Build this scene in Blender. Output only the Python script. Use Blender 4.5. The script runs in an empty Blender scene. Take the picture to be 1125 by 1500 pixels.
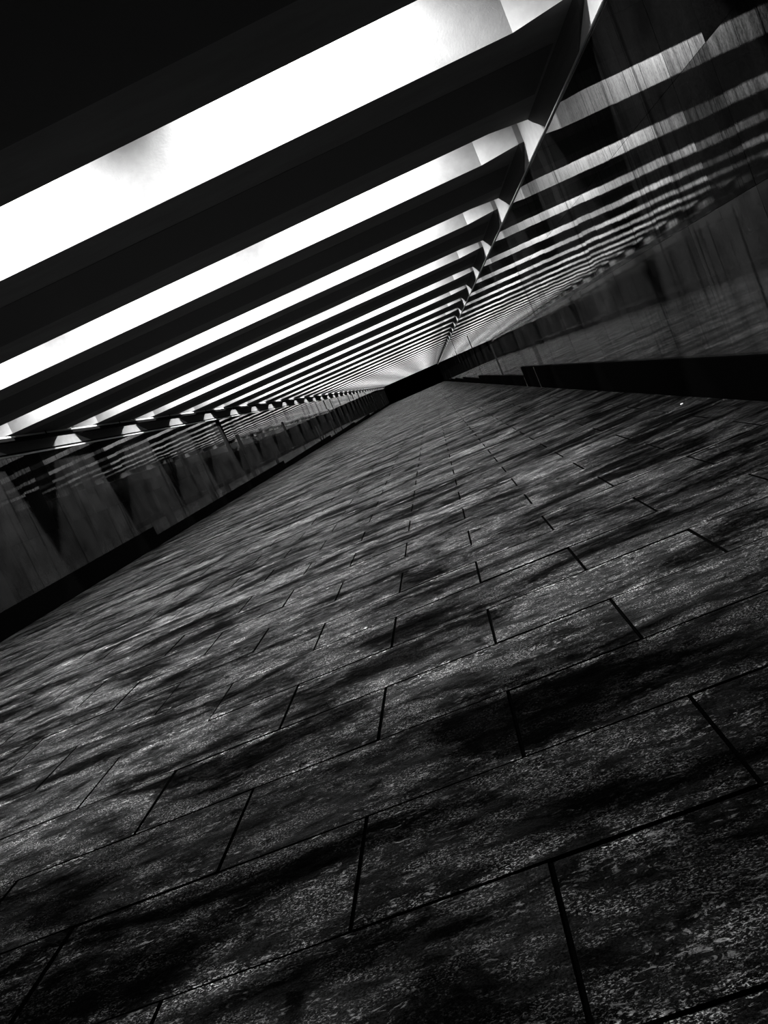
import bpy, bmesh, math, random
from mathutils import Matrix, Vector
random.seed(7)
sc = bpy.context.scene
COL = sc.collection

# ------------------------------------------------------------------ measurements (metres)
XR, XL = 1.994, -7.416           # faces of the two granite walls
SOF = 3.023                      # underside of the beams
WTOP = 2.80                      # top of the granite cladding
ROOF = 4.25                      # underside of the roof slab
PITCH = 3.683                    # beam spacing
FRONT0 = 2.705                   # near face of the first beam
BW = 2.45                        # beam width along the passage
NB = 36
YB, YE = -5.0, 137.0             # passage, from behind the camera to the end wall

# ------------------------------------------------------------------ helpers
def tag(o, label=None, cat=None, group=None, kind=None):
    if label: o['label'] = label
    if cat: o['category'] = cat
    if group: o['group'] = group
    if kind: o['kind'] = kind
    return o

def link(name, bm, mats, parent=None, smooth=False):
    me = bpy.data.meshes.new(name)
    bm.normal_update()
    bm.to_mesh(me); bm.free()
    for m in (mats if isinstance(mats, (list, tuple)) else [mats]): me.materials.append(m)
    if smooth:
        for p in me.polygons: p.use_smooth = True
    o = bpy.data.objects.new(name, me)
    COL.objects.link(o)
    if parent is not None: o.parent = parent
    return o

def box(bm, x0, x1, y0, y1, z0, z1, mi=0):
    v = [bm.verts.new(c) for c in ((x0,y0,z0),(x1,y0,z0),(x1,y1,z0),(x0,y1,z0),(x0,y0,z1),(x1,y0,z1),(x1,y1,z1),(x0,y1,z1))]
    fs = []
    for idx in ((3,2,1,0),(4,5,6,7),(0,1,5,4),(1,2,6,5),(2,3,7,6),(3,0,4,7)):
        f = bm.faces.new([v[i] for i in idx]); f.material_index = mi; fs.append(f)
    return fs

def prism(bm, pts, z0, z1, mi=0):
    """plan outline (counter-clockwise) extruded from z0 to z1"""
    a = [bm.verts.new((x, y, z0)) for x, y in pts]
    b = [bm.verts.new((x, y, z1)) for x, y in pts]
    n = len(pts)
    bm.faces.new(a[::-1]).material_index = mi
    bm.faces.new(b).material_index = mi
    for i in range(n):
        j = (i+1) % n
        bm.faces.new((a[i], a[j], b[j], b[i])).material_index = mi

def tube(bm, p0, p1, r, n=10):
    p0, p1 = Vector(p0), Vector(p1)
    d = (p1-p0).normalized()
    u = d.orthogonal().normalized(); w = d.cross(u)
    ra = [bm.verts.new(p0 + r*(math.cos(t)*u + math.sin(t)*w)) for t in [2*math.pi*i/n for i in range(n)]]
    rb = [bm.verts.new(p1 + r*(math.cos(t)*u + math.sin(t)*w)) for t in [2*math.pi*i/n for i in range(n)]]
    for i in range(n):
        j = (i+1) % n
        bm.faces.new((ra[i], ra[j], rb[j], rb[i]))
    bm.faces.new(ra[::-1]); bm.faces.new(rb)

# ------------------------------------------------------------------ materials
class NT:
    def __init__(s, name):
        s.m = bpy.data.materials.new(name); s.m.use_nodes = True
        s.t = s.m.node_tree; s.t.nodes.clear()
        s.out = s.t.nodes.new('ShaderNodeOutputMaterial')
        s.b = s.t.nodes.new('ShaderNodeBsdfPrincipled')
        s.t.links.new(s.b.outputs[0], s.out.inputs[0])
    def n(s, typ, **k):
        nd = s.t.nodes.new(typ)
        for a, v in k.items(): setattr(nd, a, v)
        return nd
    def l(s, a, b): s.t.links.new(a, b)
    def coord(s, scale=(1,1,1)):
        g = s.n('ShaderNodeNewGeometry'); mp = s.n('ShaderNodeMapping')
        mp.inputs['Scale'].default_value = scale
        s.l(g.outputs['Position'], mp.inputs['Vector']); return mp.outputs[0]
    def noise(s, vec, scale, detail=4, rough=.55, dist=0):
        nd = s.n('ShaderNodeTexNoise'); s.l(vec, nd.inputs['Vector'])
        nd.inputs['Scale'].default_value = scale; nd.inputs['Detail'].default_value = detail
        nd.inputs['Roughness'].default_value = rough; nd.inputs['Distortion'].default_value = dist
        return nd.outputs['Fac']
    def ramp(s, v, a, b, lo=0., hi=1.):
        nd = s.n('ShaderNodeMapRange'); nd.inputs['From Min'].default_value = a; nd.inputs['From Max'].default_value = b
        nd.inputs['To Min'].default_value = lo; nd.inputs['To Max'].default_value = hi
        s.l(v, nd.inputs['Value']); return nd.outputs[0]
    def math(s, op, a, b=None):
        nd = s.n('ShaderNodeMath', operation=op)
        for i, q in enumerate((a, b)):
            if q is None: continue
            if isinstance(q, (int, float)): nd.inputs[i].default_value = q
            else: s.l(q, nd.inputs[i])
        return nd.outputs[0]
    def grey(s, v, sock='Base Color'):
        c = s.n('ShaderNodeCombineColor')
        for i in range(3): s.l(v, c.inputs[i])
        s.l(c.outputs[0], s.b.inputs[sock])
    def attr(s, name):
        a = s.n('ShaderNodeAttribute', attribute_name=name); return a.outputs['Fac']
    def bump(s, h, strength, dist, prev=None):
        b = s.n('ShaderNodeBump'); b.inputs['Strength'].default_value = strength; b.inputs['Distance'].default_value = dist
        s.l(h, b.inputs['Height'])
        if prev is not None: s.l(prev, b.inputs['Normal'])
        return b.outputs[0]

def simple(name, g, rough, metal=0., spec=.5):
    t = NT(name)
    t.b.inputs['Base Color'].default_value = (g, g, g, 1)
    t.b.inputs['Roughness'].default_value = rough
    t.b.inputs['Metallic'].default_value = metal
    t.b.inputs['Specular IOR Level'].default_value = spec
    return t.m

def mat_paint():
    t = NT('white_painted_concrete'); v = t.coord()
    n = t.noise(v, 9, 5, .6)
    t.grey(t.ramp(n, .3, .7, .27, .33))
    t.b.inputs['Roughness'].default_value = .8
    t.b.inputs['Specular IOR Level'].default_value = .2
    t.l(t.bump(t.noise(v, 60, 3), .15, .004), t.b.inputs['Normal'])
    return t.m

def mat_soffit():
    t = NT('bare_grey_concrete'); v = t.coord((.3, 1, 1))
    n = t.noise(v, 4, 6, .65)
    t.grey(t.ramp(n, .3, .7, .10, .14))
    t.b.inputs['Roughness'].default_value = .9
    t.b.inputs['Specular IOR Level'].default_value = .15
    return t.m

def mat_granite_wall():
    t = NT('polished_granite'); v = t.coord(); vs = t.coord((1, 4.0, .14)); vg = t.coord((1, 18, .30))
    rnd = t.attr('panel_tone'); pol = t.attr('panel_polish')
    speck = t.noise(v, 150, 3, .7)
    cloud = t.noise(v, 1.6, 5, .6)
    streak = t.ramp(t.noise(vs, 1.6, 5, .62, .25), .56, .66)         # dark run-off stains
    drip = t.ramp(t.noise(vg, 1.8, 4, .65, .15), .61, .65)
    c = t.math('MULTIPLY', t.ramp(speck, .35, .7, .4, 1.6), t.ramp(cloud, .3, .7, .5, 1.4))
    c = t.math('MULTIPLY', c, t.ramp(streak, 0, 1, 1, .4))
    c = t.math('MULTIPLY', c, t.ramp(rnd, 0, 1, .003, .0125))
    t.grey(c)
    r = t.math('ADD', t.ramp(pol, .45, 1, .003, .012), t.ramp(t.noise(v, 22, 5, .7), .5, .8, 0., .008))
    t.l(r, t.b.inputs['Roughness'])
    sp = t.math('MULTIPLY', t.ramp(t.math('MAXIMUM', streak, drip), 0, 1, 1.0, .08), t.ramp(pol, .2, .97, 1., .0))
    sp = t.math('MULTIPLY', sp, t.math('MULTIPLY', t.ramp(t.noise(t.coord((1, 1.6, .8)), 55, 4, .75), .40, .60, .32, 1.2), t.ramp(t.noise(vs, 5, 5, .7), .38, .58, .30, 1.15)))
    t.l(sp, t.b.inputs['Specular IOR Level'])
    b = t.bump(t.noise(v, 3.0, 2, .5), 1., .0004)
    b = t.bump(t.noise(t.coord((1, 30, 3)), 2., 2, .5), 1., .00002, b)
    b = t.bump(speck, 1., .00002, b)
    t.l(b, t.b.inputs['Normal'])
    return t.m

def mat_floor():
    t = NT('worn_granite_paving'); v = t.coord(); vx = t.coord((.55, 1.25, 1))
    rnd = t.attr('paver_tone')
    speck = t.noise(v, 190, 3, .7)
    mid = t.noise(vx, 22, 6, .72, .4)
    cloud = t.noise(vx, 1.9, 7, .66, .6)
    # worn rims along the long joints, their glints painted pale
    sx = t.n('ShaderNodeSeparateXYZ'); g = t.n('ShaderNodeNewGeometry'); t.l(g.outputs['Position'], sx.inputs[0])
    fy = t.math('FRACT', t.math('DIVIDE', t.math('SUBTRACT', sx.outputs[1], 1.58-4725), .4725))
    ed = t.math('MULTIPLY', t.math('MINIMUM', fy, t.math('SUBTRACT', 1., fy)), .4725)
    rim = t.math('MULTIPLY', t.ramp(ed, .012, .055, 1., 0.), t.ramp(t.noise(v, 6, 4, .6), .40, .60))
    dirt = t.math('MAXIMUM', t.ramp(cloud, .43, .59), rim)           # 1 = clean worn stone or painted rim glint, 0 = greasy dark patch
    spots = t.ramp(t.noise(v, 6, 2, .5), .67, .72, 1., .15)           # old gum and oil spots
    dirt = t.math('MULTIPLY', dirt, spots)
    c = t.math('MULTIPLY', t.ramp(speck, .35, .72, .2, 1.8), t.ramp(mid, .35, .68, .5, 1.45))
    c = t.math('MULTIPLY', c, t.ramp(rnd, 0, 1, .004, .013))
    fl = t.noise(t.coord((.7, 1.2, 1)), 190, 3, .75, .6)               # pale mineral flecks, also painting in the floor's glints
    flm = t.math('MULTIPLY', t.ramp(fl, .54, .62), t.ramp(t.noise(vx, 9, 5, .7, .3), .46, .60))
    flm = t.math('MULTIPLY', flm, t.ramp(dirt, 0, 1, .06, 1.))
    f2 = t.noise(t.coord((.6, 1.3, 1)), 58, 4, .72, .8)               # larger worn chips, pale to paint in glints farther off
    flm = t.math('ADD', flm, t.math('MULTIPLY', t.math('MULTIPLY', t.ramp(f2, .57, .64), t.ramp(t.noise(vx, 5, 5, .7, .3), .46, .60)), t.ramp(dirt, 0, 1, .02, .8)))
    flm = t.math('MULTIPLY', flm, t.math('ADD', .85, t.math('MULTIPLY', rim, 1.5)))
    # weaker light along the two walls, painted into the paver colour
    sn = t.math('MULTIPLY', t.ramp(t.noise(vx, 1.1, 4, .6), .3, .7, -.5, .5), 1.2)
    side_shade = t.math('MULTIPLY', t.ramp(t.math('ADD', sx.outputs[0], sn), .5, 1.9, 1., .22), t.ramp(t.math('ADD', sx.outputs[0], sn), -7.2, -5.6, .35, 1.))
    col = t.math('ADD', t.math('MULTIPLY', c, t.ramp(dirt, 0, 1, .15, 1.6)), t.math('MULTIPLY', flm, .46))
    t.grey(t.math('MULTIPLY', col, side_shade))
    t.l(t.ramp(mid, .3, .7, .62, .45), t.b.inputs['Roughness'])
    t.l(t.math('MULTIPLY', t.ramp(dirt, 0, 1, .001, .012), t.ramp(mid, .38, .62, .25, 1.3)), t.b.inputs['Specular IOR Level'])
    b = t.bump(mid, 1., .012)
    b = t.bump(t.noise(v, 70, 4, .7), 1., .004, b)
    b = t.bump(speck, 1., .0022, b)
    t.l(b, t.b.inputs['Normal'])
    return t.m

M_PAINT = mat_paint()
M_SOFFIT = mat_soffit()
M_PANEL = simple('dark_soffit_board', .055, .85, 0, .2)
M_LEG_SHADE = simple('shaded_leg_concrete', .05, .9, 0, .05)  # leg concrete darkened to paint in the shade under the beams
M_WALL = mat_granite_wall()
M_FLOOR = mat_floor()
M_MORTAR = simple('dark_joint_mortar', .0012, .95, 0, .0)
M_PLINTH = simple('black_rubber_plinth', .0006, .9, 0, .0)
M_ALU = simple('brushed_aluminium', .62, .28, 1.)
M_PIPE = simple('pale_galvanised_pipe', .45, .6)
M_DARKMETAL = simple('dark_galvanised_steel', .004, .8, 0., .02)
M_END = simple('black_end_wall', .0012, .9, 0, .02)
M_PAPER = simple('pale_paper', .85, .6)

# ------------------------------------------------------------------ floor: running bond of granite pavers
def build_floor():
    bm = bmesh.new()
    tone = bm.faces.layers.float.new('paver_tone_f')
    ROW, LEN, G, C, D = .4725, .905, .0024, .0036, .008
    mort = box(bm, XL-.1, XR+.1, YB, YE, -.20, -D, 1)
    i0 = int(math.floor((YB-1.58)/ROW)); i1 = int((YE-1.58)/ROW)
    for i in range(i0, i1+1):
        y0 = 1.58 + ROW*i; y1 = y0+ROW
        off = -.61 if i % 2 == 0 else -.1575
        j0 = int(math.floor((XL-off)/LEN))
        for j in range(j0, j0+13):
            x0 = off + LEN*j; x1 = x0+LEN
            x0 = max(x0, XL-.05); x1 = min(x1, XR+.05)
            if x1-x0 < .05: continue
            r = random.Random(i*131+j)
            h = r.uniform(-.0015, .0015); tx = r.uniform(-.0014, .0014); ty = r.uniform(-.0025, .0025)
            a = (x0+G, y0+G, x1-G, y1-G); b = (x0+G+C, y0+G+C*.8, x1-G-C, y1-G-C*.8)
            xm, ym = (x0+x1)/2, (y0+y1)/2
            lo = [bm.verts.new(p) for p in ((a[0],a[1],-D),(a[2],a[1],-D),(a[2],a[3],-D),(a[0],a[3],-D))]
            hi = [bm.verts.new((x, y, h + tx*(x-xm)/.45 + ty*(y-ym)/.24 * .6)) for x, y in ((b[0],b[1]),(b[2],b[1]),(b[2],b[3]),(b[0],b[3]))]
            tn = r.random()
            f = bm.faces.new(hi); f[tone] = tn
            for k in range(4):
                q = (k+1) % 4
                f = bm.faces.new((lo[k], lo[q], hi[q], hi[k])); f[tone] = tn; f.material_index = 1
    vals = []
    bm.faces.ensure_lookup_table()
    vals = [f[tone] for f in bm.faces]
    bm.faces.layers.float.remove(tone)
    o = link('floor', bm, [M_FLOOR, M_MORTAR])
    at = o.data.attributes.new('paver_tone', 'FLOAT', 'FACE')
    at.data.foreach_set('value', vals)
    tag(o, 'dark worn granite pavers laid in running bond across the passage floor', kind='structure')
    return o
build_floor()

# ------------------------------------------------------------------ side walls: core with white band at the top, polished granite panels
def build_wall(side):
    s = 1 if side == 'right' else -1
    X = XR if s > 0 else XL
    bm = bmesh.new()
    xa, xb = sorted((X + s*.002, X + s*.35))
    box(bm, xa, xb, YB, YE, -.15, ROOF, 0)
    w = link('wall_'+side, bm, M_PAINT)
    tag(w, ('right' if s > 0 else 'left')+' wall of the passage, white painted above and polished granite below', kind='structure')
    bm = bmesh.new()
    PW = .59; zs = (.0, 1.255, 2.03, WTOP)
    tone, pol = [], []
    k0 = int(math.floor((YB-4.71)/PW)); k1 = int((YE-4.71)/PW)
    g = .0015
    for k in range(k0, k1):
        y0 = 4.71+PW*k; y1 = y0+PW
        if y0 < YB: continue
        for q in range(3):
            z0, z1 = zs[q], zs[q+1]
            r = random.Random(k*17+q*911+(5 if s > 0 else 77))
            a = r.gauss(0, .0011); b = r.gauss(0, .0009); d = r.uniform(-.0006, .0006)
            tn = r.random(); po = r.random()**(1.6 if s > 0 else .6)
            if s > 0 and q == 2: po = {4.12: .97, 4.71: .80, 5.30: .0, 5.89: .25, 6.48: .62, 7.07: .72, 7.66: .3}.get(round(y0, 2), .99 if y0 < 4 else po)
            if s > 0 and q == 1: po = {4.12: .91, 4.71: .95, 5.30: .74, 5.89: .1, 6.48: .35, 7.07: .55}.get(round(y0, 2), .95 if y0 < 4 else po)
            if s < 0: po = max(po, .88+.09*r.random() if y0 < 18 else .72+.2*r.random() if y0 < 26 else .55 if y0 < 40 else 0)
            tn = .45+.3*tn if s < 0 else tn*(.30, .40)[q-1] if q > 0 else .4+.6*tn
            if s > 0 and y0 < 6.4 and q > 0: tn = 0.
            def pt(y, z, extra=0.):
                return (X - s*(.004 + d + a*(y-(y0+y1)/2) + b*(z-(z0+z1)/2) - extra), y, z)
            hi = [bm.verts.new(pt(y, z)) for y, z in ((y0+g,z0+g),(y1-g,z0+g),(y1-g,z1-g),(y0+g,z1-g))]
            lo = [bm.verts.new((X - s*.0008, y, z)) for y, z in ((y0+g*.6,z0+g*.6),(y1-g*.6,z0+g*.6),(y1-g*.6,z1-g*.6),(y0+g*.6,z1-g*.6))]
            fs = [hi if s < 0 else hi[::-1]]
            for e in range(4):
                n = (e+1) % 4
                fs.append([lo[e], lo[n], hi[n], hi[e]])
            for e, f in enumerate(fs):
                bm.faces.new(f).material_index = 0 if e == 0 else 1
                tone.append(tn); pol.append(po)
    xa, xb = sorted((X - s*.0012, X + s*.0018))
    box(bm, xa, xb, YB, YE, 0, WTOP, 1)
    tone += [0.]*6; pol += [0.]*6
    o = link('granite_cladding', bm, [M_WALL, M_MORTAR], w)
    for nm, vals in (('panel_tone', tone), ('panel_polish', pol)):
        at = o.data.attributes.new(nm, 'FLOAT', 'FACE'); at.data.foreach_set('value', vals)
    tag(o, 'dark polished granite panels mirroring the lit beams')
    # stepped black plinth along the foot of the wall
    bm = bmesh.new()
    segs = [(YB, 18.9, .20, .462), (18.9, 36.2, .245, .36), (36.2, 53.5, .21, .36), (53.5, 70.8, .21, .36),
            (70.8, 88.1, .21, .36), (88.1, 105.4, .21, .36), (105.4, YE-.02, .21, .36)]
    for i, (ya, yb, za, zb) in enumerate(segs):
        xi = X - s*.040; xo = X - s*.0075
        v = [bm.verts.new(c) for c in ((xi,ya,.0),(xo,ya,.0),(xo,yb,.0),(xi,yb,.0),(xi,ya,za),(xo,ya,za),(xo,yb,zb),(xi,yb,zb))]
        for idx in ((3,2,1,0),(4,5,6,7),(0,1,5,4),(1,2,6,5),(2,3,7,6),(3,0,4,7)): bm.faces.new([v[t] for t in idx])
    bmesh.ops.recalc_face_normals(bm, faces=bm.faces)
    p = link('baseboard_'+side, bm, M_PLINTH)
    tag(p, 'black stepped plinth along the foot of the '+side+' wall', kind='structure')
    if s > 0:
        for y in (16.6, 18.93):  # added metal strips standing in for glints on the plinth edges
            bm = bmesh.new()
            box(bm, X-.046, X-.0405, y-.012, y+.012, .004, .24 if y > 18.9 else .43)
            tag(link('glint_strip', bm, M_ALU, p), 'thin bright strip added for the glint on the plinth edge')
    # aluminium angle closing the top edge of the cladding
    bm = bmesh.new()
    if s > 0:
        box(bm, X-.022, X-.006, YB, YE-.02, WTOP-.012, WTOP-.001)
    else:
        box(bm, X+.006, X+.030, YB, YE-.02, WTOP-.068, WTOP-.040)
        box(bm, X+.006, X+.012, YB, YE-.02, WTOP-.040, WTOP-.001, 1)  # dark strip standing in for the shadow gap above the bar
    t = link('trim_1' if s > 0 else 'trim_2', bm, [M_ALU, M_DARKMETAL] if s > 0 else [M_PIPE, M_DARKMETAL])
    tag(t, 'thin metal edge along the top of the '+side+' granite wall', kind='structure')
    return w
build_wall('right'); build_wall('left')

bm = bmesh.new(); box(bm, XL-.35, XR+.35, YB, YE+.3, ROOF, ROOF+.25)
tag(link('ceiling', bm, M_SOFFIT), 'roof slab closing the passage above the beams', kind='structure')
bm = bmesh.new(); box(bm, XL-.35, XR+.35, YE, YE+.3, -.2, ROOF)
tag(link('wall_end', bm, M_END), 'black wall closing the far end of the passage', kind='structure')

# ------------------------------------------------------------------ the cross beams
XM = (XR+XL)/2
HB = (XR-XL)/2
XE = HB - .064                    # where the underside turns down into the leg
XBEND = HB - .50                  # where the flare begins
FF, RF = .20, .15                 # flare of the near / far face at the ends
ORD = ['first','second','third','fourth','fifth','sixth','seventh','eighth','ninth','tenth','eleventh','twelfth','thirteenth',
       'fourteenth','fifteenth','sixteenth','seventeenth','eighteenth','nineteenth','twentieth']

def make_beam():
    root = bpy.data.objects.new('concrete_beam', None); COL.objects.link(root)
    root.empty_display_size = .3
    # local origin: middle of the span, near face, underside
    bm = bmesh.new()
    pts = [(-HB, -FF), (-XE, -FF), (-XBEND, 0), (XBEND, 0), (XE, -FF), (HB, -FF),
           (HB, BW+RF), (XE, BW+RF), (XBEND, BW), (-XBEND, BW), (-XE, BW+RF), (-HB, BW+RF)]
    prism(bm, pts, 0, ROOF-SOF-.001)
    bm.faces.ensure_lookup_table()
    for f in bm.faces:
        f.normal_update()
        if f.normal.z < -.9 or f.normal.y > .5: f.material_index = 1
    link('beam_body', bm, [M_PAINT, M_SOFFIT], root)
    for s in (1, -1):
        bm = bmesh.new()
        #   inner x, near y, far y, z : tapering foot that comes down onto the granite
        sec = [(XE, -FF, BW+RF, 0), (XE+.026, -FF+.10, BW+RF-.045, -.055), (XE+.046, -FF+.30, BW+RF-.15, -.115), (HB-.001, -FF+.67, BW-.20, SOF*0-(SOF-WTOP)+.001)]
        rings = []
        for x, ya, yb, z in sec:
            rings.append([bm.verts.new((s*x, ya, z)), bm.verts.new((s*x, yb, z)), bm.verts.new((s*(HB+.0), yb, z)), bm.verts.new((s*(HB+.0), ya, z))])
        for a, b in zip(rings, rings[1:]):
            for i in range(4):
                j = (i+1) % 4
                bm.faces.new((a[i], a[j], b[j], b[i]))
        bm.faces.new(rings[0]); bm.faces.new(rings[-1])
        bmesh.ops.recalc_face_normals(bm, faces=bm.faces)
        link('leg', bm, M_LEG_SHADE, root)
    bm = bmesh.new()
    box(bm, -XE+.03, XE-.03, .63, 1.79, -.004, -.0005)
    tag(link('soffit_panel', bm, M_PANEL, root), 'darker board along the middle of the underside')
    return root

proto = make_beam()
GROUP = 'concrete beams across the passage ceiling'
for k in range(NB):
    if k == 0: o = proto
    else:
        o = proto.copy(); COL.objects.link(o)
        for ch in proto.children:
            c = ch.copy(); COL.objects.link(c); c.parent = o
    o.location = (XM, FRONT0 + PITCH*k, SOF)
    if k == 0: lab = 'ceiling beam nearest the camera, only its dark underside showing at the top'
    elif k == 1: lab = 'second ceiling beam from the camera, with the broadest bright white face'
    elif k < 20: lab = ORD[k] + ' concrete ceiling beam counting from the camera, white near face, dark underside'
    else: lab = 'one of the far hairline-thin ceiling beams crowded just before the dark end wall'
    tag(o, lab, 'beam', GROUP, 'thing')

# ------------------------------------------------------------------ downlights recessed in the slots between the beams
for k in range(NB+1):
    y = FRONT0 + PITCH*k - .28
    if k == NB: continue
    for x in (-.05, XM, 2*XM+.05):
        ld = bpy.data.lights.new('slot_downlight', 'SPOT')
        ld.energy = 1500 if k else 260; ld.spot_size = math.radians(134); ld.spot_blend = .55; ld.shadow_soft_size = .05
        lo = bpy.data.objects.new('slot_downlight', ld); COL.objects.link(lo)
        lo.location = (x, y, ROOF-.06)

# ------------------------------------------------------------------ cable tray under the left ends of the beams
ct = bpy.data.objects.new('cable_tray', None); COL.objects.link(ct); ct.location = (-7.0, 0, 2.90)
tag(ct, 'dark cable tray with a thin pipe running under the left ends of the beams', 'cable tray')
bm = bmesh.new()
box(bm, -.06, .06, 2, 130, 0, .006); box(bm, -.06, -.055, 2, 130, 0.006, .055); box(bm, .055, .06, 2, 130, 0.006, .055)
link('tray', bm, M_DARKMETAL, ct)
bm = bmesh.new(); tube(bm, (0, 2, .080), (0, 130, .080), .024, 12)
tag(link('conduit', bm, M_PIPE, ct, True), 'pale metal pipe lying above the tray')
for k in range(NB-1):
    bm = bmesh.new(); y = FRONT0+PITCH*k+BW/2
    box(bm, .062, .070, y-.02, y+.02, 0, SOF-2.90-.0005-.012)
    box(bm, -.070, -.062, y-.02, y+.02, 0, SOF-2.90-.0005-.012)
    box(bm, -.070, .070, y-.02, y+.02, -.005, -.0005)
    link('hanger', bm, M_DARKMETAL, ct)

# ------------------------------------------------------------------ scrap on the floor by the right wall
bm = bmesh.new()
for dx, dy, a in ((0,0,.3),(.007,.006,1.2)):
    box(bm, dx-.007, dx+.007, dy-.006, dy+.006, .0, .007)
bmesh.ops.bevel(bm, geom=bm.edges[:], offset=.0015, segments=1)
o = link('paper_scrap', bm, M_PAPER); o.location = (1.80, 6.9, .003)
tag(o, 'tiny pale scrap of paper lying on the dark floor near the right plinth', 'litter')

# ------------------------------------------------------------------ world, camera, view
w = bpy.data.worlds.new('World'); sc.world = w; w.use_nodes = True
w.node_tree.nodes['Background'].inputs[0].default_value = (.02, .02, .02, 1)
w.node_tree.nodes['Background'].inputs[1].default_value = .1

yaw, pitch, roll = math.radians(6.58716606), math.radians(-7.07054383), math.radians(-23.65538422)
f = Vector((-math.sin(yaw)*math.cos(pitch), math.cos(yaw)*math.cos(pitch), math.sin(pitch)))
r = Vector((math.cos(yaw), math.sin(yaw), 0)); u = r.cross(f)
R2 = r*math.cos(roll) + u*math.sin(roll); U2 = u*math.cos(roll) - r*math.sin(roll)
cd = bpy.data.cameras.new('camera'); co = bpy.data.objects.new('camera', cd); COL.objects.link(co)
mw = Matrix((R2, U2, -f)).transposed().to_4x4(); mw.translation = Vector((0, 0, 1.0))
co.matrix_world = mw
cd.sensor_fit = 'VERTICAL'; cd.sensor_height = 36; cd.sensor_width = 27; cd.lens = 1204.74/1500*36
cd.clip_start = .02; cd.clip_end = 500
sc.camera = co
sc.view_settings.view_transform = 'Standard'; sc.view_settings.look = 'None'
sc.view_settings.exposure = 0; sc.view_settings.gamma = 1; sc.view_settings.use_curve_mapping = False
sc.cycles.use_denoising = True
sc.cycles.max_bounces = 10; sc.cycles.diffuse_bounces = 5; sc.cycles.glossy_bounces = 5
sc.cycles.sample_clamp_indirect = 6
